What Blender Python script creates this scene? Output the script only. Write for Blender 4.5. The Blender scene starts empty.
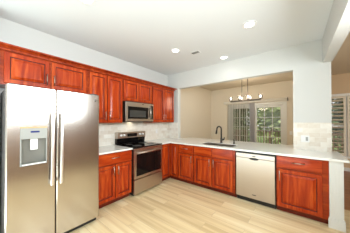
import bpy, bmesh, math, random
from mathutils import Vector, Matrix
random.seed(7)
S = bpy.context.scene
COL = S.collection
PI = math.pi

# ------------------------------------------------------------------ camera
cam_d = bpy.data.cameras.new('camera')
cam = bpy.data.objects.new('camera', cam_d); COL.objects.link(cam)
cam_d.sensor_fit = 'HORIZONTAL'; cam_d.sensor_width = 36.0
cam_d.lens = 36.0 * 156.05 / 350.0
cam_d.shift_x = (175.0 - 174.58) / 350.0
cam_d.shift_y = (119.91 - 116.5) / 350.0
cam_d.clip_start = 0.05; cam_d.clip_end = 300
cam.location = (3.0516, -1.8004, 1.4084)
cam.rotation_euler = (PI / 2 + 0.0087, 0.0, 0.6688)
S.camera = cam

# ------------------------------------------------------------------ world, lights, exposure
S.view_settings.view_transform = 'Standard'
S.view_settings.look = 'None'
S.view_settings.gamma = 1.0
S.view_settings.use_curve_mapping = False
S.view_settings.exposure = 0.2
W = bpy.data.worlds.new('sky'); S.world = W; W.use_nodes = True
wb = W.node_tree.nodes['Background']
wb.inputs[0].default_value = (0.93, 0.96, 1.0, 1); wb.inputs[1].default_value = 0.9

def area(name, loc, rot, sx, sy, power, col=(1, 1, 1)):
    d = bpy.data.lights.new(name, 'AREA'); d.shape = 'RECTANGLE'; d.size = sx; d.size_y = sy
    d.energy = power; d.color = col
    o = bpy.data.objects.new(name, d); COL.objects.link(o); o.location = loc; o.rotation_euler = rot
    return o
# added fill behind the photographer at a guessed window, then side window daylight
area('rear_fill_light', (1.8, -4.5, 1.5), (math.radians(90), 0, 0), 2.4, 1.3, 4, (0.88, 0.95, 1.0))
area('side_window_light', (4.06, -1.38, 2.0), (0, math.radians(90), 0), 0.78, 3.15, 112, (0.86, 0.96, 1.0))
# added upward fill near the floor behind the photographer, brightening the ceiling
area('floor_fill_light', (1.8, -3.4, 0.03), (PI, 0, 0), 3.0, 2.2, 97, (0.74, 0.94, 1.0))
# fill light added to brighten the family room
area('family_fill_light', (6.4, -2.0, 1.4), (math.radians(90), 0, math.radians(30)), 2.0, 1.6, 95, (1.0, 0.95, 0.88))
# daylight entering through the patio door
sun_d = bpy.data.lights.new('sun', 'SUN'); sun_d.energy = 3.0; sun_d.angle = math.radians(3)
sun = bpy.data.objects.new('sun', sun_d); COL.objects.link(sun); sun.rotation_euler = (math.radians(42), 0, math.radians(12))

# ------------------------------------------------------------------ materials
def nodes(name):
    m = bpy.data.materials.new(name); m.use_nodes = True
    return m, m.node_tree, m.node_tree.nodes['Principled BSDF']
def N(t, kind, **kw):
    n = t.nodes.new(kind)
    for k, v in kw.items():
        if hasattr(n, k): setattr(n, k, v)
        else: n.inputs[k].default_value = v
    return n
def plain(name, col, rough=0.5, metal=0.0, coat=0.0, emit=None, es=0.0, trans=0.0, noise=0.0, nscale=8, bump=0.0):
    m, t, b = nodes(name)
    b.inputs['Base Color'].default_value = (*col, 1); b.inputs['Roughness'].default_value = rough
    b.inputs['Metallic'].default_value = metal; b.inputs['Coat Weight'].default_value = coat
    b.inputs['Transmission Weight'].default_value = trans
    if emit: b.inputs['Emission Color'].default_value = (*emit, 1); b.inputs['Emission Strength'].default_value = es
    if noise or bump:
        tc = N(t, 'ShaderNodeTexCoord'); nz = N(t, 'ShaderNodeTexNoise', Scale=nscale, Detail=4.0)
        t.links.new(tc.outputs['Object'], nz.inputs['Vector'])
        if noise:
            mx = N(t, 'ShaderNodeMixRGB', blend_type='MIX')
            mx.inputs[1].default_value = (*[c * (1 - noise) for c in col], 1)
            mx.inputs[2].default_value = (*[min(1, c * (1 + noise)) for c in col], 1)
            t.links.new(nz.outputs['Fac'], mx.inputs[0]); t.links.new(mx.outputs[0], b.inputs['Base Color'])
        if bump:
            bp = N(t, 'ShaderNodeBump', Strength=bump, Distance=0.01)
            t.links.new(nz.outputs['Fac'], bp.inputs['Height']); t.links.new(bp.outputs[0], b.inputs['Normal'])
    return m
def ramp(t, stops):
    r = N(t, 'ShaderNodeValToRGB'); e = r.color_ramp.elements
    while len(e) < len(stops): e.new(0.5)
    for i, (p, c) in enumerate(stops): e[i].position = p; e[i].color = (*c, 1)
    return r
def wood(name, dark, mid, light, horiz=False, rough=0.3, coat=0.0, scale=1.0):
    m, t, b = nodes(name)
    tc = N(t, 'ShaderNodeTexCoord'); mp = N(t, 'ShaderNodeMapping')
    mp.inputs['Scale'].default_value = (2.0, 16, 16) if horiz else (16, 16, 1.6)
    oi = N(t, 'ShaderNodeObjectInfo'); va = N(t, 'ShaderNodeVectorMath', operation='ADD')
    sc = N(t, 'ShaderNodeVectorMath', operation='SCALE'); sc.inputs['Scale'].default_value = 13.0
    t.links.new(oi.outputs['Random'], sc.inputs[0]); t.links.new(tc.outputs['Object'], va.inputs[0]); t.links.new(sc.outputs[0], va.inputs[1])
    t.links.new(va.outputs[0], mp.inputs['Vector'])
    nz = N(t, 'ShaderNodeTexNoise', Scale=1.1 * scale, Detail=5.0, Distortion=0.8); t.links.new(mp.outputs[0], nz.inputs['Vector'])
    r = ramp(t, [(0.28, dark), (0.5, mid), (0.72, light)]); t.links.new(nz.outputs['Fac'], r.inputs['Fac'])
    t.links.new(r.outputs[0], b.inputs['Base Color'])
    b.inputs['Roughness'].default_value = rough; b.inputs['Coat Weight'].default_value = 0.25; b.inputs['Coat Roughness'].default_value = 0.1; b.inputs['Specular IOR Level'].default_value = 0.15
    return m
M = {}
CH = ((0.25, 0.018, 0.002), (0.41, 0.041, 0.005), (0.60, 0.10, 0.014))
M['cherry'] = wood('cherry_wood', *CH)
M['cherry_h'] = wood('cherry_wood_horizontal', *CH, horiz=True)
M['cherry_crown'] = wood('cherry_wood_crown', (0.20, 0.018, 0.003), (0.32, 0.036, 0.006), (0.46, 0.07, 0.012), horiz=True)
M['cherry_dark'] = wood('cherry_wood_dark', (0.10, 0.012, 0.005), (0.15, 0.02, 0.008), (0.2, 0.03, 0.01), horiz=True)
M['groove_shade'] = plain('cherry_groove_shade', (0.12, 0.009, 0.002), 0.5)  # shade of door grooves and edges put into the colour
M['wall'] = plain('white_wall_paint', (0.65, 0.655, 0.635), 0.7, bump=0.02, nscale=60)
M['beige'] = plain('beige_wall_paint', (0.76, 0.69, 0.57), 0.7, bump=0.02, nscale=60)
M['tan'] = plain('tan_wall_paint', (0.60, 0.45, 0.29), 0.7, bump=0.02, nscale=60)
M['tan_deep'] = plain('deep_tan_wall_paint', (0.36, 0.22, 0.14), 0.7)
M['ceiling_dim'] = plain('ceiling_paint_dimmed', (0.66, 0.58, 0.46), 0.8)  # warm dim light of the dining and family rooms put into the colour
M['ceiling'] = plain('ceiling_paint', (0.76, 0.785, 0.80), 0.8, bump=0.02, nscale=90)
M['trim'] = plain('white_trim_paint', (0.74, 0.745, 0.72), 0.4)
M['quartz'] = plain('white_quartz', (0.86, 0.86, 0.83), 0.12, noise=0.03, nscale=25)
M['black'] = plain('black_gloss', (0.006, 0.005, 0.005), 0.07)
M['black'].node_tree.nodes['Principled BSDF'].inputs['Specular IOR Level'].default_value = 0.22
M['blackm'] = plain('black_matte', (0.015, 0.014, 0.013), 0.5)
M['dgrey'] = plain('dark_grey_paint', (0.05, 0.05, 0.05), 0.5)
M['nickel'] = plain('brushed_nickel', (0.50, 0.44, 0.38), 0.3, 1.0)
M['bronze'] = plain('dark_bronze', (0.05, 0.045, 0.04), 0.3, 0.8)
M['bmetal'] = plain('aged_metal', (0.13, 0.11, 0.09), 0.35, 0.8)
M['white'] = plain('white_plastic', (0.85, 0.85, 0.84), 0.35)
M['dispgrey'] = plain('light_grey_plastic', (0.33, 0.33, 0.31), 0.35)
M['navy'] = plain('navy_display', (0.02, 0.03, 0.16), 0.2)
M['amber'] = plain('amber_strip', (0.62, 0.40, 0.18), 0.4)
M['vane'] = plain('blind_vane', (0.88, 0.86, 0.81), 0.6)
_t = M['vane'].node_tree; _o = _t.nodes['Material Output']; _tl = N(_t, 'ShaderNodeBsdfTranslucent'); _tl.inputs[0].default_value = (0.9, 0.88, 0.82, 1)
_mx = N(_t, 'ShaderNodeMixShader'); _mx.inputs[0].default_value = 0.4
_t.links.new(_t.nodes['Principled BSDF'].outputs[0], _mx.inputs[1]); _t.links.new(_tl.outputs[0], _mx.inputs[2]); _t.links.new(_mx.outputs[0], _o.inputs['Surface'])
M['vane_shaded'] = plain('blind_vane_shaded', (0.74, 0.74, 0.76), 0.6)  # backlit shade of the stacked vanes put into their colour
M['louver'] = plain('cream_louver', (0.74, 0.68, 0.56), 0.5)
M['bulb'] = plain('lit_bulb', (1, 1, 1), 0.3, emit=(1.0, 0.93, 0.82), es=3)
M['lens'] = plain('lit_lens', (1, 1, 1), 0.3, emit=(1.0, 0.97, 0.92), es=6)
M['deck'] = plain('deck_wood', (0.16, 0.10, 0.06), 0.8, noise=0.3, nscale=6)
M['grass'] = plain('grass', (0.16, 0.24, 0.06), 0.9, noise=0.4, nscale=3)
M['bark'] = plain('bark', (0.09, 0.06, 0.04), 0.9, noise=0.3, nscale=12)
M['leaf'] = plain('leaf', (0.10, 0.15, 0.05), 0.8, noise=0.5, nscale=5)
M['leaf2'] = plain('leaf_yellow_green', (0.40, 0.46, 0.19), 0.8, noise=0.5, nscale=5)
M['lightwood'] = None

def glass(name, rough=0.0, tint=(1, 1, 1)):
    m, t, b = nodes(name)
    out = t.nodes['Material Output']; tr = N(t, 'ShaderNodeBsdfTransparent'); tr.inputs[0].default_value = (*tint, 1)
    gl = N(t, 'ShaderNodeBsdfGlossy'); gl.inputs['Roughness'].default_value = rough
    fr = N(t, 'ShaderNodeFresnel', IOR=1.45); mx = N(t, 'ShaderNodeMixShader')
    t.links.new(fr.outputs[0], mx.inputs[0]); t.links.new(tr.outputs[0], mx.inputs[1]); t.links.new(gl.outputs[0], mx.inputs[2])
    t.links.new(mx.outputs[0], out.inputs['Surface']); return m
M['glass'] = glass('clear_glass')

def steel(name, col, rough, horiz=True):
    m, t, b = nodes(name)
    b.inputs['Metallic'].default_value = 1.0
    tc = N(t, 'ShaderNodeTexCoord'); mp = N(t, 'ShaderNodeMapping')
    mp.inputs['Scale'].default_value = (1, 1, 220) if horiz else (220, 220, 1)
    nz = N(t, 'ShaderNodeTexNoise', Scale=2.0, Detail=2.0)
    t.links.new(tc.outputs['Object'], mp.inputs['Vector']); t.links.new(mp.outputs[0], nz.inputs['Vector'])
    r = ramp(t, [(0.3, tuple(c * 0.94 for c in col)), (0.7, col)]); t.links.new(nz.outputs['Fac'], r.inputs['Fac'])
    t.links.new(r.outputs[0], b.inputs['Base Color']); b.inputs['Roughness'].default_value = rough
    b.inputs['Anisotropic'].default_value = 0.0
    return m
M['steel'] = steel('stainless_steel', (0.57, 0.53, 0.49), 0.20)
M['steel_handle'] = steel('stainless_handle', (0.82, 0.79, 0.76), 0.35, False)
M['steel_warm'] = steel('stainless_steel_dark', (0.55, 0.48, 0.42), 0.30)
M['steel_light'] = steel('stainless_steel_light', (0.56, 0.50, 0.46), 0.30)

def planks(name, c1, c2, c3, rough, pw=0.18, pl=1.25, seam=(0.5, 0.38, 0.24)):
    m, t, b = nodes(name)
    tc = N(t, 'ShaderNodeTexCoord')
    br = N(t, 'ShaderNodeTexBrick', offset=0.37, offset_frequency=2)
    br.inputs['Scale'].default_value = 1.0; br.inputs['Brick Width'].default_value = pl; br.inputs['Row Height'].default_value = pw
    br.inputs['Mortar Size'].default_value = 0.0015; br.inputs['Mortar Smooth'].default_value = 0.3; br.inputs['Bias'].default_value = 0.0
    br.inputs['Color1'].default_value = (0, 0, 0, 1); br.inputs['Color2'].default_value = (1, 1, 1, 1); br.inputs['Mortar'].default_value = (0.5, 0.5, 0.5, 1)
    t.links.new(tc.outputs['Object'], br.inputs['Vector'])
    mp = N(t, 'ShaderNodeMapping'); mp.inputs['Scale'].default_value = (0.45, 10, 1)
    add = N(t, 'ShaderNodeVectorMath', operation='MULTIPLY_ADD')
    add.inputs[1].default_value = (5, 7, 3)
    t.links.new(br.outputs['Color'], add.inputs[0]); t.links.new(tc.outputs['Object'], add.inputs[2])
    t.links.new(add.outputs[0], mp.inputs['Vector'])
    nz = N(t, 'ShaderNodeTexNoise', Scale=1.3, Detail=6.0, Distortion=0.15); t.links.new(mp.outputs[0], nz.inputs['Vector'])
    mx = N(t, 'ShaderNodeMath', operation='MULTIPLY_ADD'); mx.inputs[1].default_value = 0.14; 
    t.links.new(br.outputs['Color'], mx.inputs[0])
    sb = N(t, 'ShaderNodeMath', operation='SUBTRACT'); sb.inputs[1].default_value = 0.07
    t.links.new(nz.outputs['Fac'], sb.inputs[0]); t.links.new(sb.outputs[0], mx.inputs[2])
    r = ramp(t, [(0.3, c1), (0.5, c2), (0.7, c3)]); t.links.new(mx.outputs[0], r.inputs['Fac'])
    m2 = N(t, 'ShaderNodeMixRGB'); m2.inputs[2].default_value = (*seam, 1)
    t.links.new(br.outputs['Fac'], m2.inputs[0]); t.links.new(r.outputs[0], m2.inputs[1])
    t.links.new(m2.outputs[0], b.inputs['Base Color']); b.inputs['Roughness'].default_value = rough
    return m
M['floor'] = planks('light_oak_planks', (0.66, 0.49, 0.26), (0.82, 0.65, 0.38), (0.92, 0.78, 0.52), 0.36)
M['floor_dark'] = planks('brown_oak_planks', (0.24, 0.08, 0.025), (0.32, 0.12, 0.04), (0.4, 0.17, 0.06), 0.35, pw=0.08, seam=(0.1, 0.05, 0.03))

def tile(name, axis):
    m, t, b = nodes(name)
    tc = N(t, 'ShaderNodeTexCoord'); sp = N(t, 'ShaderNodeSeparateXYZ'); cb = N(t, 'ShaderNodeCombineXYZ')
    t.links.new(tc.outputs['Object'], sp.inputs[0]); t.links.new(sp.outputs[axis], cb.inputs[0]); t.links.new(sp.outputs['Z'], cb.inputs[1])
    br = N(t, 'ShaderNodeTexBrick', offset=0.5)
    br.inputs['Scale'].default_value = 1.0; br.inputs['Brick Width'].default_value = 0.152; br.inputs['Row Height'].default_value = 0.076
    br.inputs['Mortar Size'].default_value = 0.002; br.inputs['Color1'].default_value = (0.66, 0.57, 0.46, 1)
    br.inputs['Color2'].default_value = (0.88, 0.85, 0.78, 1); br.inputs['Mortar'].default_value = (0.84, 0.81, 0.75, 1); br.inputs['Bias'].default_value = 0.25
    t.links.new(cb.outputs[0], br.inputs['Vector'])
    nz = N(t, 'ShaderNodeTexNoise', Scale=14.0, Detail=5.0); t.links.new(tc.outputs['Object'], nz.inputs['Vector'])
    r = ramp(t, [(0.35, (0.70, 0.63, 0.53)), (0.6, (0.90, 0.87, 0.81))]); t.links.new(nz.outputs['Fac'], r.inputs['Fac'])
    mx = N(t, 'ShaderNodeMixRGB'); mx.inputs[0].default_value = 0.25
    t.links.new(br.outputs['Color'], mx.inputs[1]); t.links.new(r.outputs[0], mx.inputs[2])
    t.links.new(mx.outputs[0], b.inputs['Base Color']); b.inputs['Roughness'].default_value = 0.35
    bp = N(t, 'ShaderNodeBump', Strength=0.3, Distance=0.003, invert=True); t.links.new(br.outputs['Fac'], bp.inputs['Height']); t.links.new(bp.outputs[0], b.inputs['Normal'])
    return m
M['tile_y'] = tile('travertine_subway_tile_along_side_wall', 'Y')
M['tile_x'] = tile('travertine_subway_tile_along_end_wall', 'X')

# ------------------------------------------------------------------ mesh helpers
def box(bm, x0, x1, y0, y1, z0, z1, bev=0.0):
    vs = [bm.verts.new(p) for p in ((x0, y0, z0), (x1, y0, z0), (x1, y1, z0), (x0, y1, z0), (x0, y0, z1), (x1, y0, z1), (x1, y1, z1), (x0, y1, z1))]
    fs = [bm.faces.new([vs[i] for i in f]) for f in ((0, 3, 2, 1), (4, 5, 6, 7), (0, 1, 5, 4), (1, 2, 6, 5), (2, 3, 7, 6), (3, 0, 4, 7))]
    if bev > 0:
        es = list({e for f in fs for e in f.edges})
        bmesh.ops.bevel(bm, geom=es, offset=bev, segments=2, affect='EDGES', profile=0.6)
def B(*boxes, bev=0.0):
    bm = bmesh.new()
    for b in boxes: box(bm, *b, bev=bev)
    return bm
def tube(bm, pts, r, seg=10, cap=True):
    pts = [Vector(p) for p in pts]; rings = []
    up = Vector((0, 0, 1))
    for i, p in enumerate(pts):
        d = (pts[min(i + 1, len(pts) - 1)] - pts[max(i - 1, 0)]).normalized()
        ref = up if abs(d.dot(up)) < 0.95 else Vector((1, 0, 0))
        if rings and i > 0: 
            a = (prev_a - d * prev_a.dot(d)).normalized()
        else: a = d.cross(ref).normalized()
        prev_a = a; b = d.cross(a)
        rr = r[i] if isinstance(r, (list, tuple)) else r
        rings.append([bm.verts.new(p + (a * math.cos(2 * PI * k / seg) + b * math.sin(2 * PI * k / seg)) * rr) for k in range(seg)])
    for i in range(len(rings) - 1):
        for k in range(seg):
            f = bm.faces.new((rings[i][k], rings[i][(k + 1) % seg], rings[i + 1][(k + 1) % seg], rings[i + 1][k])); f.smooth = True
    if cap: bm.faces.new(rings[0][::-1]); bm.faces.new(rings[-1])
def T(pts, r, seg=10):
    bm = bmesh.new(); tube(bm, pts, r, seg); return bm
def lathe(bm, prof, c=(0, 0, 0), axis='z', seg=20):
    """prof: list of (radius, height); axis z or -y"""
    rings = []
    for r, h in prof:
        ring = []
        for k in range(seg):
            a = 2 * PI * k / seg; u, v = max(r, 1e-4) * math.cos(a), max(r, 1e-4) * math.sin(a)
            p = (u, v, h) if axis == 'z' else (u, -h, v)
            ring.append(bm.verts.new((p[0] + c[0], p[1] + c[1], p[2] + c[2])))
        rings.append(ring)
    for i in range(len(rings) - 1):
        for k in range(seg):
            f = bm.faces.new((rings[i][k], rings[i][(k + 1) % seg], rings[i + 1][(k + 1) % seg], rings[i + 1][k])); f.smooth = True
    bm.faces.new(rings[0][::-1]); bm.faces.new(rings[-1])
def L(prof, c=(0, 0, 0), axis='z', seg=20):
    bm = bmesh.new(); lathe(bm, prof, c, axis, seg); return bm
def obj(name, bm, mat, parent=None, label=None, **kw):
    me = bpy.data.meshes.new(name)
    bmesh.ops.recalc_face_normals(bm, faces=bm.faces[:]); bm.to_mesh(me); bm.free()
    mats = mat if isinstance(mat, (list, tuple)) else [mat]
    for m in mats: me.materials.append(m)
    o = bpy.data.objects.new(name, me); COL.objects.link(o)
    if parent: o.parent = parent
    if label: o['label'] = label
    for k, v in kw.items(): o[k] = v
    return o
def struct(name, bm, mat, label=None):
    return obj(name, bm, mat, None, label, kind='structure')
def thing(name, label, cat, loc=(0, 0, 0), rz=0.0, group=None):
    o = bpy.data.objects.new(name, None); COL.objects.link(o); o.empty_display_size = 0.1
    o.location = loc; o.rotation_euler = (0, 0, rz); o['label'] = label; o['category'] = cat
    if group: o['group'] = group
    return o
def tag(o, label, cat, group=None):
    o['label'] = label; o['category'] = cat
    if group: o['group'] = group
    return o
def copy_tree(src, parent=None):
    c = src.copy(); COL.objects.link(c)
    if parent: c.parent = parent
    for ch in [o for o in src.children]: copy_tree(ch, c)
    return c

# ------------------------------------------------------------------ setting
CEIL = 2.772
YH, YH2 = 1.731, 1.85          # opening wall planes
YB = 4.69                      # far wall
XW = 3.477
struct('floor', B((0, 3.49, -6, YB + 0.12, -0.1, 0), (3.49, 9.0, -6, 1.85, -0.1, 0)), M['floor'])
struct('floor_family', B((3.49, 6.5, 1.85, YB + 0.12, -0.1, 0)), M['floor_dark'])
struct('wall_added_far_right', B((6.5, 6.62, 0.6, YB + 0.12, 0, CEIL)), M['tan'])  # unseen wall added to dim the family room
struct('ceiling', B((0, 3.49, -4.6, 1.79, CEIL, CEIL + 0.15), (3.49, 9.0, -4.6, 1.2, CEIL, CEIL + 0.15)), M['ceiling'])
struct('ceiling_dining', B((0, 3.49, 1.79, YB + 0.12, CEIL, CEIL + 0.15), (3.49, 9.0, 1.2, YB + 0.12, CEIL, CEIL + 0.15)), M['ceiling_dim'])
# side wall with shallow chase beside the refrigerator
struct('wall_left', B((-0.15, 0, -6, 1.79, 0, CEIL)), M['wall'])
struct('wall_chase', B((0, 0.30, -6, -1.70, 0, CEIL)), M['wall'])
struct('wall_dining', B((-0.15, 0, 1.79, YB + 0.12, 0, CEIL)), M['beige'])
# wall with wide pass-through: stub, header, pier
struct('wall_opening', B((0, 0.383, YH, YH2, 0, CEIL), (0.383, 2.986, YH, YH2, 2.336, CEIL), (2.986, XW, YH, YH2, 0, CEIL)), M['wall'])
struct('wall_peninsula', B((0.383, 2.986, YH, YH2, 0, 0.882), (3.379, 3.506, 1.135, YH, 0, 0.882)), M['trim'])
# far wall with holes for the patio door and the family room windows
DX0, DX1, DZ = 0.86, 2.69, 2.02
WX0, WX1, WX2, WX3, WZ0, WZ1 = 3.62, 4.10, 4.17, 5.2, 0.42, 2.13
struct('wall_back', B((0, DX0, YB, YB + 0.12, 0, CEIL), (DX0, DX1, YB, YB + 0.12, DZ, CEIL), (DX1, 3.43, YB, YB + 0.12, 0, CEIL)), M['beige'])
struct('wall_family', B((3.43, WX0, YB, YB + 0.12, 0, CEIL), (WX0, WX3, YB, YB + 0.12, 0, WZ0), (WX0, WX3, YB, YB + 0.12, WZ1, CEIL),
       (WX3, 9.0, YB, YB + 0.12, 0, CEIL)), M['tan'])
struct('wall_partition', B((3.37, XW, YH2, YB, 0, CEIL)), M['beige'])
struct('trim_1', B((3.375, 3.493, -4.6, YH, 2.372, CEIL)), M['wall'], 'boxed white beam under the ceiling')
bm = B((3.375, 3.509, 1.113, 1.135, 0.0, 0.882))
box(bm, 3.362, 3.522, 1.100, 1.113, 0.0, 0.115, 0.003); box(bm, 3.366, 3.518, 1.104, 1.113, 0.115, 0.14, 0.003)
for k in range(3): box(bm, 3.392 + k * 0.038, 3.414 + k * 0.038, 1.108, 1.114, 0.2, 0.84, 0.002)
struct('wall_right', B((4.0, 4.12, -4.6, 1.2, 0, 1.6), (4.0, 4.12, -4.6, -3.0, 1.6, CEIL), (4.0, 4.12, 0.25, 1.2, 1.6, CEIL), (4.0, 4.12, -3.0, 0.25, 2.4, CEIL)), M['tan_deep'])
struct('wall_rear', B((0, 0.5, -4.72, -4.6, 0, CEIL), (0.5, 3.1, -4.72, -4.6, 0, 0.8), (0.5, 3.1, -4.72, -4.6, 2.2, CEIL), (3.1, 4.0, -4.72, -4.6, 0, CEIL)), M['beige'])
struct('trim_2', bm, M['trim'], 'white fluted pilaster at the counter end')
struct('baseboard_left', B((0, 0.014, 1.85, YB, 0, 0.1)), M['trim'])
struct('baseboard_back', B((0.014, 0.78, YB - 0.014, YB, 0, 0.1), (2.77, 3.37, YB - 0.014, YB, 0, 0.1), (3.477, 9, YB - 0.014, YB, 0, 0.1)), M['trim'])
struct('trim_3', B((0, 0.008, -0.72, YH, 0.914, 1.374)), M['tile_y'], 'pale travertine tile backsplash behind the range')
struct('trim_4', B((0.008, 0.383, YH - 0.008, YH, 0.914, 1.374)), M['tile_x'], 'pale tile on the wall stub')
struct('trim_5', B((2.986, XW, YH - 0.009, YH, 0.914, 1.385)), M['tile_x'], 'pale tile on the pier beside the opening')

# patio door (sliding, two panes with white grids)
def pane_frame(x0, x1, z0, z1, yc, w=0.075, t=0.035):
    return [(x0, x0 + w, yc, yc + t, z0, z1), (x1 - w, x1, yc, yc + t, z0, z1), (x0 + w, x1 - w, yc, yc + t, z0, z0 + w * 1.2), (x0 + w, x1 - w, yc, yc + t, z1 - w, z1)]
def grid(x0, x1, z0, z1, yc, nx, nz, w=0.022):
    r = []
    for i in range(1, nx): x = x0 + (x1 - x0) * i / nx; r.append((x - w / 2, x + w / 2, yc, yc + 0.012, z0, z1))
    for j in range(1, nz): z = z0 + (z1 - z0) * j / nz; r.append((x0, x1, yc + 0.001, yc + 0.011, z - w / 2, z + w / 2))
    return r
d = bpy.data.objects.new('door_1', None); COL.objects.link(d); d['kind'] = 'structure'; d.location = (DX0, YB, 0)
W_ = DX1 - DX0
obj('door_casing', B((-0.07, 0, -0.016, 0.0, 0, DZ + 0.07), (W_, W_ + 0.07, -0.016, 0.0, 0, DZ + 0.07), (0, W_, -0.016, 0.0, DZ, DZ + 0.07),
    (0, 0.035, 0, 0.12, 0, DZ), (W_ - 0.035, W_, 0, 0.12, 0, DZ), (0.035, W_ - 0.035, 0, 0.12, DZ - 0.035, DZ), (0.035, W_ - 0.035, 0, 0.12, 0, 0.03)), M['trim'], d)
for x0, x1, yc in ((0.036, 0.94, 0.02), (0.90, W_ - 0.036, 0.066)):
    pf = obj('door_panel', B(*pane_frame(x0, x1, 0.031, DZ - 0.036, yc)), M['trim'], d)
    gx0, gx1, gz0, gz1 = x0 + 0.075, x1 - 0.075, 0.121, DZ - 0.111
    obj('muntin_grid', B(*grid(gx0, gx1, gz0, gz1, yc + 0.012, 3, 5)), M['trim'], pf)
    obj('pane', B((gx0, gx1, yc + 0.026, yc + 0.030, gz0, gz1)), M['glass'], pf)

# family room windows
for n, (a, b_) in enumerate(((WX0, WX1 + 0.035), (WX2 - 0.035, WX3))):
    w = bpy.data.objects.new('window_%d' % (n + 1), None); COL.objects.link(w); w['kind'] = 'structure'; w.location = (a, YB, WZ0)
    ww, hh = b_ - a, WZ1 - WZ0
    obj('window_frame', B((0, 0.035, 0.03, 0.12, 0, hh), (ww - 0.035, ww, 0.03, 0.12, 0, hh), (0.035, ww - 0.035, 0.03, 0.12, 0, 0.04),
        (0.035, ww - 0.035, 0.03, 0.12, hh - 0.04, hh), (0.035, ww - 0.035, 0.05, 0.09, hh * 0.5 - 0.02, hh * 0.5 + 0.02)), M['trim'], w)
    obj('pane', B((0.035, ww - 0.035, 0.095, 0.099, 0.04, hh * 0.5 - 0.02), (0.035, ww - 0.035, 0.095, 0.099, hh * 0.5 + 0.02, hh - 0.04)), M['glass'], w)
struct('trim_6', B((WX0 - 0.07, WX0, YB - 0.016, YB, WZ0 - 0.07, WZ1 + 0.07), (WX0, WX3, YB - 0.016, YB, WZ1, WZ1 + 0.07), (WX3, WX3 + 0.07, YB - 0.016, YB, WZ0 - 0.07, WZ1 + 0.07),
       (WX0, WX3, YB - 0.03, YB, WZ0 - 0.06, WZ0)), M['trim'], 'white casing round the shuttered windows')
for n, (a, b_) in enumerate(((WX0 + 0.005, WX1 + 0.02), (WX2 - 0.02, WX3 - 0.005))):
    t = thing('window_shutter', ['narrow cream louvered shutter nearest the white pier', 'wide cream louvered shutter at the edge of the picture'][n], 'shutter', (a, YB - 0.012, WZ0 + 0.005), 0)
    ww, hh = b_ - a, WZ1 - WZ0 - 0.01
    obj('shutter_frame', B((0, 0.045, 0, 0.028, 0, hh), (ww - 0.045, ww, 0, 0.028, 0, hh), (0.045, ww - 0.045, 0, 0.028, 0, 0.07), (0.045, ww - 0.045, 0, 0.028, hh - 0.06, hh)), M['louver'], t)
    nl = 14
    for k in range(nl):
        z = 0.075 + (hh - 0.14) * (k + 0.5) / nl
        bm = bmesh.new(); box(bm, 0.047, ww - 0.047, -0.046, 0.046, -0.007, 0.007, 0.004)
        bmesh.ops.rotate(bm, verts=bm.verts, cent=(0, 0, 0), matrix=Matrix.Rotation(math.radians(-26), 3, 'X'))
        bmesh.ops.translate(bm, verts=bm.verts, vec=(0, 0.014, z)); obj('louver', bm, M['louver'], t)

# ------------------------------------------------------------------ cabinets (local frame: width +x, front faces -y, floor z=0)
def panel_door(x0, x1, z0, z1, st=0.058, t=0.02):
    """raised-panel door face with stile frame, groove and bevelled field"""
    bm = bmesh.new()
    w, h = x1 - x0, z1 - z0
    rings = [(0, 0), (0, -t + 0.005), (0.005, -t), (st - 0.006, -t), (st, -t + 0.012), (st + 0.005, -t + 0.013), (st + 0.034, -t + 0.002), (st + 0.037, -t - 0.001), (st + 0.040, -t - 0.001)]
    rv = []
    for i, y in rings:
        i = min(i, min(w, h) / 2 - 0.004)
        rv.append([bm.verts.new(p) for p in ((x0 + i, y, z0 + i), (x1 - i, y, z0 + i), (x1 - i, y, z1 - i), (x0 + i, y, z1 - i))])
    for ri_, (a, b) in enumerate(zip(rv, rv[1:])):
        for k in range(4): f_ = bm.faces.new((a[k], a[(k + 1) % 4], b[(k + 1) % 4], b[k])); f_.material_index = 1 if ri_ in (0, 3, 4) else 0
    bm.faces.new(rv[-1]); bm.faces.new(rv[0][::-1])
    return bm
def slab(x0, x1, z0, z1, t=0.02): return B((x0, x1, -t, 0, z0, z1), bev=0.004)
def pull(par, x, z, L_=0.14, vert=True, y=-0.02):
    bm = bmesh.new(); o = 0.030
    if vert:
        tube(bm, [(x, y - o, z - L_ / 2), (x, y - o, z + L_ / 2)], 0.0058, 8)
        for s in (-1, 1): tube(bm, [(x, y + 0.001, z + s * L_ * 0.36), (x, y - o, z + s * L_ * 0.36)], 0.0045, 8)
    else:
        tube(bm, [(x - L_ / 2, y - o, z), (x + L_ / 2, y - o, z)], 0.0058, 8)
        for s in (-1, 1): tube(bm, [(x + s * L_ * 0.36, y + 0.001, z), (x + s * L_ * 0.36, y - o, z)], 0.0045, 8)
    obj('handle', bm, M['nickel'], par)
RZ = PI / 2
XF = 0.61
ZD0, ZD1, ZW0, ZW1 = 0.105, 0.675, 0.70, 0.868
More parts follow.
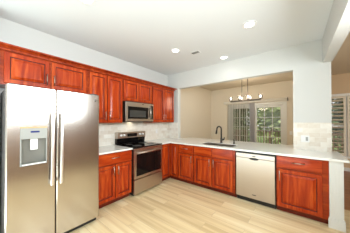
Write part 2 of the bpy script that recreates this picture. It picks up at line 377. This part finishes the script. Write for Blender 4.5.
def base_cab(label, w, loc, rz, doors, drawers, depth=0.585, left=0.0, hollow=False):
    t = thing('base_cabinet', label, 'cabinet', loc, rz)
    if hollow: obj('carcass', B((0, 0.018, 0.001, depth, 0.088, 0.882), (w - 0.018, w, 0.001, depth, 0.088, 0.882), (0.018, w - 0.018, 0.001, depth, 0.088, 0.106),
        (0.018, w - 0.018, depth - 0.018, depth, 0.106, 0.882), (0.0, w, 0, 0.02, 0.088, 0.13), (0, w, 0, 0.02, 0.66, 0.882), (0, 0.03, 0, 0.02, 0.13, 0.66),
        (0.40, 0.44, 0, 0.02, 0.13, 0.66), (w - 0.04, w, 0, 0.02, 0.13, 0.66)), M['cherry_crown'], t)
    else: obj('carcass', B((left, w, 0, depth, 0.088, 0.882)), M['cherry_crown'], t)
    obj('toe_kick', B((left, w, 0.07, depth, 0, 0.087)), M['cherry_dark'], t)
    for x0, x1, hx, z0, z1 in doors:
        d_ = obj('door', panel_door(x0, x1, z0, z1), [M['cherry'], M['groove_shade']], t)
        if hx is not None: pull(d_, hx, z1 - 0.095, 0.15)
    for x0, x1, h in drawers:
        d_ = obj('drawer', slab(x0, x1, ZW0, ZW1), M['cherry_h'], t)
        if h: pull(d_, (x0 + x1) / 2, (ZW0 + ZW1) / 2 + 0.012, 0.15, False)
    return t
# between refrigerator and range
base_cab('cherry base cabinet with one drawer between refrigerator and range', 0.70, (XF, -0.708, 0), RZ,
         [(0.02, 0.362, 0.325, ZD0, ZD1), (0.372, 0.69, 0.405, ZD0, ZD1)], [(0.02, 0.69, True)])
# corner cabinet: door leaf on the range side and one on the peninsula side
t = thing('corner_cabinet', 'cherry corner base cabinet with two folding door leaves beside range', 'cabinet', (XF, 0.771, 0), RZ)
YP = 1.117
obj('carcass', B((0, YP - 0.771, 0, 0.585, 0.088, 0.882), (YP - 0.771, 0.94, -0.25, 0.585, 0.088, 0.882)), M['cherry_crown'], t)
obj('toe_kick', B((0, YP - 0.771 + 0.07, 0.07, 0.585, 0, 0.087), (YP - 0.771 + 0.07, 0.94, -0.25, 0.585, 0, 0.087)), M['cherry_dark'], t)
obj('door', panel_door(0.03, YP - 0.771 - 0.022, ZD0, ZW1, 0.05), [M['cherry'], M['groove_shade']], t)
bm = panel_door(0.022, 0.238, ZD0, ZW1, 0.05)
bmesh.ops.rotate(bm, verts=bm.verts, cent=(0, 0, 0), matrix=Matrix.Rotation(-PI / 2, 3, 'Z'))
bmesh.ops.translate(bm, verts=bm.verts, vec=(YP - 0.771, 0, 0))
dd = obj('door', bm, [M['cherry'], M['groove_shade']], t)
# peninsula
base_cab('narrow cherry base cabinet with drawer next to the corner', 0.42, (0.862, YP, 0), 0,
         [(0.012, 0.406, 0.372, ZD0, ZD1)], [(0.012, 0.406, True)])
base_cab('cherry sink base cabinet with two doors under the faucet', 0.868, (1.284, YP, 0), 0,
         [(0.010, 0.412, 0.375, ZD0, ZD1), (0.426, 0.83, 0.462, ZD0, ZD1)], [(0.010, 0.412, False), (0.426, 0.83, False)], hollow=True)
base_cab('wide cherry base cabinet with one door and one drawer beside the dishwasher', 0.59, (2.782, YP, 0), 0,
         [(0.014, 0.525, 0.042, ZD0, ZD1)], [(0.014, 0.525, True)])
# uppers
def wall_cab(label, w, loc, z0, z1, doors, hz=None, side_drop=0.0):
    t = thing('wall_cabinet', label, 'cabinet', (0.325, loc, z0), RZ)
    obj('carcass', B((0, w, 0, 0.317, 0, z1 - z0)), M['cherry_crown'], t)
    for x0, x1, hx in doors:
        d_ = obj('door', panel_door(x0, x1, 0.02, z1 - z0 - 0.034, 0.055), [M['cherry'], M['groove_shade']], t)
        if hx is not None: pull(d_, hx, 0.13, 0.15)
    return t
ZU0, ZU1 = 1.378, 2.27
wall_cab('wide low cherry wall cabinet above the refrigerator', 0.965, -1.64, 1.845, ZU1, [(0.03, 0.462, 0.43), (0.482, 0.942, 0.512)])
wall_cab('tall cherry wall cabinet between refrigerator and microwave', 0.656, -0.672, ZU0, ZU1, [(0.022, 0.328, 0.295), (0.340, 0.646, 0.372)])
wall_cab('short cherry wall cabinet directly above the microwave', 0.778, -0.012, 1.815, ZU1, [(0.014, 0.384, None), (0.394, 0.764, None)])
wall_cab('tall cherry wall cabinet in the corner past the microwave', 0.845, 0.770, ZU0, ZU1, [(0.022, 0.415, 0.383), (0.427, 0.825, 0.460)])
# crown moulding (profile swept along the run, returning to the wall)
bm = bmesh.new()
prof = [(0.326, 2.252), (0.354, 2.252), (0.354, 2.268), (0.340, 2.271), (0.344, 2.282), (0.360, 2.296), (0.378, 2.301), (0.392, 2.303), (0.392, 2.320), (0.326, 2.320)]
ra = [bm.verts.new((x, -1.69, z)) for x, z in prof]
rb = [bm.verts.new((x, 1.615 + (x - 0.326), z)) for x, z in prof]
rc = [bm.verts.new((0.01, 1.615 + (x - 0.326), z)) for x, z in prof]
for A_, B_ in ((ra, rb), (rb, rc)):
    for k in range(len(prof)): bm.faces.new((A_[k], A_[(k + 1) % len(prof)], B_[(k + 1) % len(prof)], B_[k]))
bm.faces.new(ra); bm.faces.new(rc[::-1])
box(bm, 0.01, 0.326, -1.69, 1.615, 2.271, 2.275)
tag(obj('crown_moulding', bm, M['cherry_crown']), 'dark cherry crown moulding running along all the wall cabinets', 'moulding')
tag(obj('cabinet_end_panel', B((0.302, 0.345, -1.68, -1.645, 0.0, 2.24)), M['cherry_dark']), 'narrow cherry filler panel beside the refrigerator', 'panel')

# ------------------------------------------------------------------ counter
Z0, Z1 = 0.884, 0.914
tag(obj('countertop', B((0.0085, 0.64, -0.712, -0.004, Z0, Z1), bev=0.003), M['quartz']), 'short white countertop between refrigerator and range', 'countertop')
SX0, SX1, SY0, SY1 = 1.36, 2.06, 1.22, 1.60
bm = bmesh.new()
XS = [0.0085, 0.386, 0.64, SX0, SX1, 2.984, 3.555]; YS = [0.768, 1.087, SY0, SY1, YH - 0.010, YH2 + 0.003, 2.25]
def has(i, j):
    xa, xb, ya, yb = XS[i], XS[i + 1], YS[j], YS[j + 1]; xm, ym = (xa + xb) / 2, (ya + yb) / 2
    if ym < 1.087 and xm > 0.64: return False
    if SX0 < xm < SX1 and SY0 < ym < SY1: return False
    if ym > YH - 0.010 and (xm < 0.386): return False
    if ym > YH - 0.010 and xm > 2.984: return False
    return True
vd = {}
def V(x, y, z):
    k = (round(x, 4), round(y, 4), z)
    if k not in vd: vd[k] = bm.verts.new((x, y, z))
    return vd[k]
for i in range(6):
    for j in range(6):
        if not has(i, j): continue
        xa, xb, ya, yb = XS[i], XS[i + 1], YS[j], YS[j + 1]
        bm.faces.new((V(xa, ya, Z1), V(xb, ya, Z1), V(xb, yb, Z1), V(xa, yb, Z1)))
        bm.faces.new((V(xa, yb, Z0), V(xb, yb, Z0), V(xb, ya, Z0), V(xa, ya, Z0)))
        for (di, dj, p, q) in ((-1, 0, (xa, yb), (xa, ya)), (1, 0, (xb, ya), (xb, yb)), (0, -1, (xa, ya), (xb, ya)), (0, 1, (xb, yb), (xa, yb))):
            ii, jj = i + di, j + dj
            if 0 <= ii < 6 and 0 <= jj < 6 and has(ii, jj): continue
            bm.faces.new((V(*p, Z0), V(*q, Z0), V(*q, Z1), V(*p, Z1)))
# strip past the pier
box(bm, XW + 0.003, 3.555, YH - 0.010, 1.86, Z0, Z1)
tag(obj('countertop', bm, M['quartz']), 'long white peninsula countertop wrapping the corner and holding the sink', 'countertop')
# sink
t = thing('kitchen_sink', 'undermount stainless double sink in the white peninsula counter', 'sink', (SX0, SY0, 0.0), 0)
sw, sd = SX1 - SX0, SY1 - SY0
def basin(x0, x1, y0, y1, zb, zt, th=0.004):
    bm = bmesh.new()
    o = [(x0, y0), (x1, y0), (x1, y1), (x0, y1)]; i = [(x0 + th, y0 + th), (x1 - th, y0 + th), (x1 - th, y1 - th), (x0 + th, y1 - th)]
    ot = [bm.verts.new((*p, zt)) for p in o]; ob = [bm.verts.new((*p, zb)) for p in o]
    it = [bm.verts.new((*p, zt)) for p in i]; ib = [bm.verts.new((*p, zb + th)) for p in i]
    for k in range(4):
        n = (k + 1) % 4
        bm.faces.new((ob[k], ob[n], ot[n], ot[k])); bm.faces.new((ot[k], ot[n], it[n], it[k])); bm.faces.new((it[k], it[n], ib[n], ib[k]))
    bm.faces.new(ob[::-1]); bm.faces.new(ib); return bm
for x0, x1 in ((0.003, sw / 2 - 0.008), (sw / 2 + 0.008, sw - 0.003)):
    b_ = obj('basin', basin(x0, x1, 0.003, sd - 0.003, 0.70, 0.905), M['steel_warm'], t)
    obj('drain', L([(0.04, 0.7045), (0.04, 0.708), (0.0, 0.709)], ((x0 + x1) / 2, sd / 2, 0)), M['nickel'], b_)
# faucet
t = thing('kitchen_faucet', 'tall black gooseneck faucet standing behind the sink', 'faucet', (1.675, 1.665, 0.914), 0)
obj('faucet_base', L([(0.030, 0.0), (0.030, 0.008), (0.024, 0.012), (0.023, 0.10), (0.019, 0.115), (0.0155, 0.13)]), M['bronze'], t)
pts = [(0, 0, 0.12), (0, 0, 0.315)]
for k in range(1, 11):
    a = PI * k / 10; pts.append((-0.042 + 0.042 * math.cos(a), -0.024 + 0.024 * math.cos(a), 0.315 + 0.06 * math.sin(a)))
pts.append((-0.086, -0.049, 0.30))
obj('spout', T(pts, 0.0165, 12), M['bronze'], t)
obj('spray_head', T([(-0.085, -0.048, 0.305), (-0.088, -0.050, 0.285), (-0.094, -0.053, 0.24), (-0.10, -0.056, 0.20)], [0.015, 0.019, 0.021, 0.018], 12), M['bronze'], t)
obj('lever', T([(0.02, 0, 0.07), (0.05, 0.0, 0.085), (0.062, 0, 0.085), (0.072, 0, 0.135)], [0.02, 0.02, 0.016, 0.009], 10), M['bronze'], t)
t = thing('soap_dispenser', 'small black soap dispenser on the counter beside the faucet', 'dispenser', (1.96, 1.66, 0.914), 0)
obj('dispenser_body', L([(0.021, 0), (0.021, 0.006), (0.016, 0.01), (0.016, 0.05), (0.011, 0.055), (0.011, 0.08)]), M['bronze'], t)
obj('nozzle', T([(0, 0, 0.075), (0, 0, 0.088), (-0.02, -0.01, 0.088)], 0.009, 8), M['bronze'], t)
# outlets
def outlet(label, loc, rz, w=0.115, n=2):
    t = thing('wall_outlet', label, 'outlet', loc, rz)
    obj('cover_plate', B((-w / 2, w / 2, -0.006, 0, -0.058, 0.058), bev=0.002), M['white'], t)
    for k in range(n):
        x = (k - (n - 1) / 2) * 0.046
        obj('socket' if k else 'rocker_switch', B((x - 0.016, x + 0.016, -0.009, -0.0055, -0.033, 0.033), bev=0.001), M['dispgrey'] if k else M['white'], t)
outlet('white double wall plate on the tiled pier', (3.148, YH - 0.009, 1.105), 0)
outlet('white wall plate on the beige wall beside the patio door', (2.868, YB, 1.02), 0, 0.07, 1)
outlet('white wall plate on the backsplash in the corner past the range', (0.008, 1.25, 1.14), RZ, 0.07, 1)

# ------------------------------------------------------------------ refrigerator (local frame, front faces -y)
FW = 0.903; FX = 0.846
t = thing('refrigerator', 'stainless side-by-side refrigerator with water dispenser in its narrower door', 'refrigerator', (FX, -1.629, 0), RZ)
obj('case', B((0.008, FW - 0.008, 0.075, 0.72, 0.03, 1.755), bev=0.004), M['dgrey'], t)
def bowed(x0, x1, z0, z1, t_=0.07, bow=0.0012, hole=None):
    bm = bmesh.new(); n = 60; fr = []
    for k in range(n + 1):
        u = k / n; x = x0 + (x1 - x0) * u; e = min(u, 1 - u)
        y = 0.010 * (1 - min(1, e / 0.03)) ** 2 + bow * (2 * u - 1) ** 2
        fr.append((x, y))
    if hole:
        hx0, hx1, hz0, hz1, dep = hole
        prof_y = lambda X: 0.010 * (1 - min(1, min((X - x0) / (x1 - x0), 1 - (X - x0) / (x1 - x0)) / 0.03)) ** 2 + bow * (2 * (X - x0) / (x1 - x0) - 1) ** 2
        def prism(xs, za, zb, yb):
            p = [(X, prof_y(X)) for X in xs] + [(xs[-1], yb), (xs[0], yb)]
            b_ = [bm.verts.new((X, Y, za)) for X, Y in p]; t2 = [bm.verts.new((X, Y, zb)) for X, Y in p]; m_ = len(p)
            for k in range(m_): bm.faces.new((b_[k], b_[(k + 1) % m_], t2[(k + 1) % m_], t2[k]))
            bm.faces.new(b_[::-1]); bm.faces.new(t2)
        seg = lambda a, b, n_: [a + (b - a) * k / n_ for k in range(n_ + 1)]
        prism(seg(x0, hx0, 30), z0, z1, t_); prism(seg(hx1, x1, 24), z0, z1, t_)
        prism(seg(hx0, hx1, 8), z0, hz0, t_); prism(seg(hx0, hx1, 8), hz1, z1, t_)
        box(bm, hx0, hx1, dep, t_, hz0, hz1)
        return bm
    bot = [bm.verts.new((x, y, z0)) for x, y in fr] + [bm.verts.new((x1, t_, z0)), bm.verts.new((x0, t_, z0))]
    top = [bm.verts.new((v.co.x, v.co.y, z1)) for v in bot]; m_ = len(bot)
    for k in range(m_):
        f = bm.faces.new((bot[k], bot[(k + 1) % m_], top[(k + 1) % m_], top[k]))
    bm.faces.new(bot[::-1]); bm.faces.new(top)
    return bm
FS = 0.402
HX0, HX1 = 0.098, 0.318
dl = obj('freezer_door', bowed(0, FS - 0.004, 0.075, 1.772, hole=(HX0, HX1, 0.945, 1.35, 0.062)), M['steel'], t)
dr = obj('fridge_door', bowed(FS + 0.004, FW, 0.075, 1.772), M['steel'], t)
def fhandle(par, x):
    bm = bmesh.new()
    n = 12; pr_ = []
    for k in range(n + 1):
        u = k / n; pr_.append((0.69 + 0.86 * u, -0.062 + 0.012 * (2 * u - 1) ** 2))
    rg = []
    for z, y in pr_:
        rg.append([bm.verts.new(p) for p in ((x - 0.015, y + 0.018, z), (x - 0.015, y + 0.004, z), (x - 0.009, y, z), (x + 0.009, y, z), (x + 0.015, y + 0.004, z), (x + 0.015, y + 0.018, z))])
    for a, b in zip(rg, rg[1:]):
        for k in range(6): bm.faces.new((a[k], a[(k + 1) % 6], b[(k + 1) % 6], b[k]))
    bm.faces.new(rg[0][::-1]); bm.faces.new(rg[-1])
    for z in (0.72, 1.52): box(bm, x - 0.011, x + 0.011, -0.036, 0.004, z - 0.022, z + 0.022, 0.003)
    obj('handle', bm, M['steel_handle'], par)
fhandle(dl, FS - 0.045); fhandle(dr, FS + 0.042)
g = 0.001
bm = B((HX0 + g, HX1 - g, -0.005, 0.060, 1.222, 1.336), bev=0.003)
box(bm, HX0 + g, HX0 + 0.012, -0.005, 0.060, 0.946, 1.221, 0.002); box(bm, HX1 - 0.012, HX1 - g, -0.005, 0.060, 0.946, 1.221, 0.002)
box(bm, HX0 + 0.013, HX1 - 0.013, -0.006, 0.060, 0.946, 0.966, 0.002)
dp = obj('dispenser', bm, M['dispgrey'], dl, 'light grey ice and water dispenser')
bm = bmesh.new(); cur = []
for k in range(17):
    a = PI * k / 16; cur.append((0.208 - 0.096 * math.cos(a), 0.006 + 0.050 * math.sin(a)))
lo_ = [bm.verts.new((x, y, 0.9665)) for x, y in cur]; hi_ = [bm.verts.new((x, y, 1.2215)) for x, y in cur]
for k in range(16): f = bm.faces.new((lo_[k], lo_[k + 1], hi_[k + 1], hi_[k])); f.smooth = True
bm.faces.new(lo_)
obj('recess', bm, plain('recess_grey', (0.20, 0.19, 0.165), 0.4), dp)
obj('display', B((0.178, 0.250, -0.0065, -0.0045, 1.288, 1.306)), M['navy'], dp)
obj('chute', B((0.178, 0.238, 0.004, 0.035, 1.105, 1.221), bev=0.008), M['white'], dp)
obj('drip_tray', B((0.113, 0.303, -0.022, -0.007, 0.955, 0.966), bev=0.002), M['white'], dp)
obj('accent_strip', B((HX0 + g, HX1 - g, -0.006, 0.05, 1.337, 1.349), bev=0.001), M['amber'], dp)
obj('badge', L([(0.012, 0.0), (0.012, 0.004), (0.0, 0.005)], (0.845, 0.0, 1.69), 'y', 16), M['bmetal'], dr)
obj('toe_grille', B((0.02, FW - 0.02, 0.05, 0.09, 0.012, 0.07)), M['blackm'], t)
for x in (0.02, FW - 0.10): obj('hinge_cover', B((x, x + 0.08, 0.03, 0.13, 1.7725, 1.79), bev=0.004), M['dgrey'], t)
for x in (0.07, FW - 0.07): obj('foot', L([(0.02, 0), (0.02, 0.03)], (x, 0.14, 0)), M['blackm'], t)
for x in (0.07, FW - 0.07): obj('foot', L([(0.02, 0), (0.02, 0.03)], (x, 0.66, 0)), M['blackm'], t)

# ------------------------------------------------------------------ range
t = thing('electric_range', 'freestanding stainless electric range with black glass cooktop', 'range', (0.665, 0.002, 0), RZ)
RW = 0.758
obj('body', B((0, RW, 0.03, 0.645, 0.03, 0.895)), M['blackm'], t)
obj('cooktop', B((0, RW, -0.012, 0.58, 0.896, 0.918), bev=0.003), M['black'], t)
obj('front_rail', B((0, RW, -0.016, 0.028, 0.862, 0.894), bev=0.003), M['steel_warm'], t)
for x, y, r in ((0.2, 0.16, 0.10), (0.56, 0.16, 0.085), (0.2, 0.42, 0.075), (0.56, 0.42, 0.10)):
    bm = bmesh.new()
    lathe(bm, [(r, 0.9185), (r, 0.9188), (r - 0.003, 0.9188)], (x, y, 0), seg=32)
    obj('burner', bm, M['dgrey'], t)
od = obj('oven_door', B((0.003, RW - 0.003, -0.018, 0.028, 0.325, 0.858), bev=0.004), M['steel_warm'], t)
obj('oven_window', B((0.05, RW - 0.05, -0.0205, -0.017, 0.375, 0.785), bev=0.0015), M['black'], od)
bm = bmesh.new(); tube(bm, [(0.04, -0.062, 0.815), (RW - 0.04, -0.062, 0.815)], 0.0125, 12)
for x in (0.07, RW - 0.07): box(bm, x - 0.012, x + 0.012, -0.06, -0.017, 0.805, 0.825, 0.002)
obj('handle', bm, M['nickel'], od)
obj('drawer', B((0.003, RW - 0.003, -0.016, 0.028, 0.045, 0.312), bev=0.004), M['steel_warm'], t)
for x, y in ((0.03, 0.06), (RW - 0.08, 0.06), (0.03, 0.56), (RW - 0.08, 0.56)): obj('foot', B((x, x + 0.05, y, y + 0.06, 0, 0.03)), M['blackm'], t)
bm = bmesh.new()
s = [(0.585, 0.919), (0.560, 1.04), (0.648, 1.04), (0.648, 0.919)]
for x in (0.004, RW - 0.004): pass
va = [bm.verts.new((0.004, y, z)) for y, z in s]; vb = [bm.verts.new((RW - 0.004, y, z)) for y, z in s]
for k in range(4): bm.faces.new((va[k], va[(k + 1) % 4], vb[(k + 1) % 4], vb[k]))
bm.faces.new(va); bm.faces.new(vb[::-1])
obj('backguard', bm, M['black'], t)
cp = obj('control_panel', B((0, RW, 0.545, 0.650, 1.041, 1.172), bev=0.006), M['steel_warm'], t)
obj('display', B((0.24, 0.50, 0.541, 0.546, 1.07, 1.14)), M['black'], cp)
for x in (0.085, 0.16, 0.58, 0.665):
    obj('knob', L([(0.026, -0.545), (0.026, -0.535), (0.021, -0.530), (0.019, -0.515), (0.0, -0.514)], (x, 0, 1.108), 'y', 18), M['white'], cp)

# ------------------------------------------------------------------ microwave
t = thing('microwave_oven', 'stainless over-the-range microwave with black window under the cabinets', 'microwave', (0.40, 0.002, 1.395), RZ)
obj('body', B((0, 0.756, 0.0045, 0.39, 0, 0.415)), M['blackm'], t)
md = obj('door', B((0.004, 0.752, 0, 0.004, 0.012, 0.403), bev=0.0015), M['steel_warm'], t)
obj('window', B((0.055, 0.585, -0.003, 0.001, 0.065, 0.315), bev=0.001), M['black'], md)
obj('inner_screen', B((0.10, 0.52, -0.0045, -0.003, 0.10, 0.24)), plain('perforated_screen', (0.045, 0.045, 0.042), 0.15), md)
obj('control_panel', B((0.63, 0.74, -0.003, 0.001, 0.06, 0.365), bev=0.001), M['black'], md)
bm = bmesh.new(); tube(bm, [(0.635, -0.035, 0.07), (0.635, -0.042, 0.2), (0.635, -0.035, 0.35)], 0.014, 10)
for z in (0.085, 0.335): box(bm, 0.625, 0.645, -0.035, 0.0, z - 0.012, z + 0.012, 0.002)
obj('handle', bm, M['nickel'], md)
obj('badge', B((0.42, 0.46, -0.002, 0.001, 0.372, 0.385)), M['black'], md)
ml = bpy.data.lights.new('microwave_task_light', 'AREA'); ml.shape = 'RECTANGLE'; ml.size = 0.4; ml.size_y = 0.12; ml.energy = 0.4; ml.color = (1, 0.85, 0.62)
mo = bpy.data.objects.new('microwave_task_light', ml); COL.objects.link(mo); mo.location = (0.18, 0.38, 1.388)
obj('vent_grille', B((0.01, 0.746, 0.0, 0.004, 0.404, 0.413)), M['dgrey'], t)

# ------------------------------------------------------------------ dishwasher
t = thing('dishwasher', 'pale stainless dishwasher set into the peninsula', 'dishwasher', (2.166, YP, 0), 0)
DWW = 0.608
obj('body', B((0.004, DWW - 0.004, 0.032, 0.58, 0.10, 0.875)), M['blackm'], t)
obj('toe_panel', B((0.004, DWW - 0.004, 0.06, 0.1, 0.0, 0.1)), M['blackm'], t)
dd = obj('door', B((0.008, DWW - 0.008, -0.022, 0.03, 0.098, 0.775), (0.008, DWW - 0.008, -0.022, 0.03, 0.778, 0.852), bev=0.005), M['steel_light'], t)
obj('handle', L([(0.0, 0.020), (0.072, 0.021), (0.072, 0.0235), (0.0, 0.024)], (0.30, 0, 0.775), 'y', 24), M['dgrey'], dd)
bpy.data.objects[dd.children[0].name].scale = (1, 1, 0.28); dd.children[0].location = (0, 0, 0.775 * (1 - 0.28) - 0.006)
obj('button', B((0.275, 0.325, -0.0245, -0.021, 0.806, 0.820), bev=0.002), M['dgrey'], dd)
obj('badge', B((0.27, 0.33, -0.0235, -0.021, 0.158, 0.170)), M['dgrey'], dd)

# ------------------------------------------------------------------ chandelier
CX, CY = 1.80, 3.2
t = thing('linear_chandelier', 'six-light dark metal chandelier hanging over the dining area', 'chandelier', (CX, CY, CEIL), 0)
obj('canopy', B((-0.16, 0.16, -0.05, 0.05, -0.022, 0), bev=0.004), M['bmetal'], t)
for x in (-0.085, 0.08): obj('rod', T([(x, 0, -0.02), (x, 0, -0.74)], 0.0075, 8), M['bmetal'], t)
for b_ in ((-0.085, 0.08, -0.007, 0.007, -0.085, -0.071), (-0.09, 0.0, -0.007, 0.007, -0.30, -0.286)): obj('crossbar', B(b_), M['bmetal'], t)
obj('frame_bar', B((-0.42, 0.42, -0.015, 0.015, -0.762, -0.724), bev=0.002), M['bmetal'], t)
spots = [(-0.42, 0), (-0.12, -0.11), (-0.12, 0.11), (0.12, -0.11), (0.12, 0.11), (0.42, 0)]
for x, y in spots:
    if y: arm = obj('arm', T([(x, 0, -0.741), (x, y, -0.741)], 0.008, 8), M['bmetal'], t)
    else: arm = obj('arm', T([(x, 0, -0.741), (x, 0, -0.72)], 0.012, 8), M['bmetal'], t)
    obj('socket', L([(0.03, -0.738), (0.034, -0.725), (0.016, -0.715), (0.014, -0.69), (0.0, -0.689)], (x, y, 0)), M['bmetal'], arm)
    obj('bulb', L([(0.009, -0.688), (0.012, -0.68), (0.018, -0.66), (0.019, -0.645), (0.014, -0.622), (0.0, -0.602)], (x, y, 0), seg=14), M['bulb'], arm)
    bm = bmesh.new(); pr_ = [(0.031, -0.724), (0.046, -0.70), (0.052, -0.64), (0.046, -0.58)]
    rings = [[bm.verts.new((x + r * math.cos(2 * PI * k / 18), y + r * math.sin(2 * PI * k / 18), h)) for k in range(18)] for r, h in pr_]
    for i in range(3):
        for k in range(18): f = bm.faces.new((rings[i][k], rings[i][(k + 1) % 18], rings[i + 1][(k + 1) % 18], rings[i + 1][k])); f.smooth = True
    obj('glass_shade', bm, M['glass'], arm)
pl = bpy.data.lights.new('chandelier_light', 'POINT'); pl.energy = 30; pl.color = (1, 0.86, 0.68); pl.shadow_soft_size = 0.25
po = bpy.data.objects.new('chandelier_light', pl); COL.objects.link(po); po.location = (CX, CY, CEIL - 0.62)

# ------------------------------------------------------------------ vertical blinds over the patio door
t = thing('vertical_blind', 'white vertical blind drawn half open across the patio door', 'blind', (0.62, YB - 0.10, 0), 0)
obj('head_rail', B((0, 2.15, 0.0, 0.085, 2.105, 2.205), bev=0.004), M['vane'], t)
obj('bracket', B((2.151, 2.18, 0.02, 0.085, 2.10, 2.21)), M['bmetal'], t)
nv = 13
for k in range(nv):
    x = 0.16 + k * 0.064
    bm = bmesh.new(); box(bm, -0.042, 0.042, -0.0012, 0.0012, 0.04, 2.10)
    bmesh.ops.rotate(bm, verts=bm.verts, cent=(0, 0, 0), matrix=Matrix.Rotation(math.radians(93), 3, 'Z'))
    bmesh.ops.translate(bm, verts=bm.verts, vec=(x, 0.042, 0)); obj('vane', bm, M['vane'], t)
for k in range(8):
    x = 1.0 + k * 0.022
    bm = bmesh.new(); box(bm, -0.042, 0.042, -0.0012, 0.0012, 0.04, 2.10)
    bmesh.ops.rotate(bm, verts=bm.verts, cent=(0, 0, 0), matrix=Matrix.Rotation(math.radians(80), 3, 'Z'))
    bmesh.ops.translate(bm, verts=bm.verts, vec=(x, 0.042, 0)); obj('vane', bm, M['vane_shaded'], t)

# ------------------------------------------------------------------ ceiling lights and vent
labels = ['recessed ceiling light nearest the corner of wall cabinets', 'recessed ceiling light largest in view near the beam', 'recessed ceiling light closest to the pass-through header', 'recessed ceiling light cut by the top edge above the refrigerator']
proto = None
for i, (x, y) in enumerate(((1.208, 0.56), (2.523, 0.569), (1.819, 1.462), (1.211, -1.06))):
    if proto is None:
        proto = o = thing('recessed_light', labels[0], 'ceiling light', (x, y, CEIL), 0, 'recessed ceiling lights')
        bm = bmesh.new(); n = 28; rr = [(0.095, 0), (0.095, -0.006), (0.068, -0.008), (0.062, -0.001)]
        rg = [[bm.verts.new((r * math.cos(2 * PI * k / n), r * math.sin(2 * PI * k / n), h)) for k in range(n)] for r, h in rr]
        for a in range(3):
            for k in range(n): bm.faces.new((rg[a][k], rg[a][(k + 1) % n], rg[a + 1][(k + 1) % n], rg[a + 1][k]))
        obj('trim_ring', bm, M['white'], o)
        obj('lamp_lens', L([(0.061, -0.0045), (0.061, -0.001)], seg=28), M['lens'], o)
    else:
        o = copy_tree(proto); o.location = (x, y, CEIL); o['label'] = labels[i]
    ld = bpy.data.lights.new('downlight', 'SPOT'); ld.energy = 3; ld.spot_size = math.radians(150); ld.spot_blend = 0.8; ld.color = (1, 0.97, 0.93); ld.shadow_soft_size = 0.06
    lo = bpy.data.objects.new('downlight', ld); COL.objects.link(lo); lo.location = (x, y, CEIL - 0.02)
t = thing('ceiling_vent', 'small grey air vent in the ceiling', 'vent', (1.465, 0.874, CEIL), 0)
obj('frame', B((-0.09, 0.09, -0.055, -0.045, -0.006, 0), (-0.09, 0.09, 0.045, 0.055, -0.006, 0), (-0.09, -0.08, -0.045, 0.045, -0.006, 0), (0.08, 0.09, -0.045, 0.045, -0.006, 0)), M['white'], t)
obj('backing', B((-0.08, 0.08, -0.045, 0.045, -0.0015, 0)), M['dgrey'], t)
for k in range(5):
    y = -0.036 + k * 0.018; obj('slat', B((-0.08, 0.08, y - 0.003, y + 0.003, -0.005, -0.0016)), M['dispgrey'], t)

# ------------------------------------------------------------------ outdoors
struct('ground', B((-30, 40, YB + 3.2, 45, -1.3, -1.2)), M['grass'])
struct('deck', B((-1.5, 7.0, YB + 0.12, YB + 3.0, -0.15, -0.05)), M['deck'])
t = thing('deck_railing', 'brown wooden balustrade at the edge of the deck outside', 'railing', (-1.5, YB + 2.9, -0.05), 0)
obj('top_rail', B((0, 8.5, -0.05, 0.05, 0.93, 0.97), bev=0.004), M['deck'], t)
obj('bottom_rail', B((0, 8.5, -0.02, 0.02, 0.08, 0.12)), M['deck'], t)
for k in range(6): obj('post', B((0.0 + k * 1.68, 0.09 + k * 1.68, -0.045, 0.045, 0, 0.93)), M['deck'], t)
for k in range(64):
    x = 0.14 + k * 0.13
    if any(abs(x - (0.045 + j * 1.68)) < 0.06 for j in range(6)): continue
    obj('baluster', B((x - 0.017, x + 0.017, -0.015, 0.015, 0.12, 0.93)), M['deck'], t)
def tree(label, x, y, h, r, mat, n=700, seed=0, zb=-1.2):
    rnd = random.Random(seed)
    t = thing('tree', label, 'tree', (x, y, zb), 0, 'trees beyond the deck')
    bm = bmesh.new(); tube(bm, [(0, 0, 0), (0.1, 0, h * 0.35), (-0.05, 0.1, h * 0.8)], [0.2, 0.15, 0.05], 10)
    for k in range(5):
        a = k * 1.3; tube(bm, [(0.05, 0, h * (0.3 + 0.08 * k)), (r * 0.7 * math.cos(a), r * 0.7 * math.sin(a), h * (0.48 + 0.09 * k))], [0.07, 0.02], 6)
    obj('trunk', bm, M['bark'], t)
    bm = bmesh.new()
    for i in range(n):
        a_ = rnd.uniform(0, 2 * PI); q_ = math.sqrt(rnd.uniform(0, 1)) * 0.8; u, v, w = q_ * math.cos(a_), q_ * math.sin(a_), rnd.uniform(-1, 1)
        c = Vector((u * r, v * r, h * 0.62 + w * h * 0.46)); s_ = rnd.uniform(0.16, 0.36)
        for q in range(7):
            d1 = Vector((rnd.uniform(-1, 1), rnd.uniform(-1, 1), rnd.uniform(-1, 1))) * s_ * 1.3
            a1 = Vector((rnd.uniform(-1, 1), rnd.uniform(-1, 1), rnd.uniform(-.6, .6))) * s_ * 0.55
            b1 = Vector((rnd.uniform(-1, 1), rnd.uniform(-1, 1), rnd.uniform(-.6, .6))) * s_ * 0.55
            vs = [bm.verts.new(c + d1 + a1), bm.verts.new(c + d1 + b1), bm.verts.new(c + d1 - a1), bm.verts.new(c + d1 - b1)]
            bm.faces.new(vs)
    obj('foliage', bm, mat, t)
tree('yellow-green tree seen through the clear pane of the patio door', 2.75, 9.8, 6.2, 1.25, M['leaf2'], n=800, seed=1)
tree('darker green tree behind the drawn vanes of the blind', -0.6, 9.8, 6.4, 1.25, M['leaf'], n=900, seed=2)
tree('green tree just past the near edge of the narrow louvered shutter', 5.35, 9.6, 6.6, 1.15, M['leaf'], n=700, seed=3)
tree('tall green tree farther back behind the yellow-green tree', 1.3, 13.6, 8.5, 1.8, M['leaf2'], n=900, seed=4)
tree('green tree farther back behind the darker one', -3.3, 13.6, 8.5, 1.8, M['leaf'], n=900, seed=5)
tree('yellow-green tree at the edge of the wide louvered shutter', 8.6, 10.2, 6.2, 1.3, M['leaf2'], n=700, seed=6)
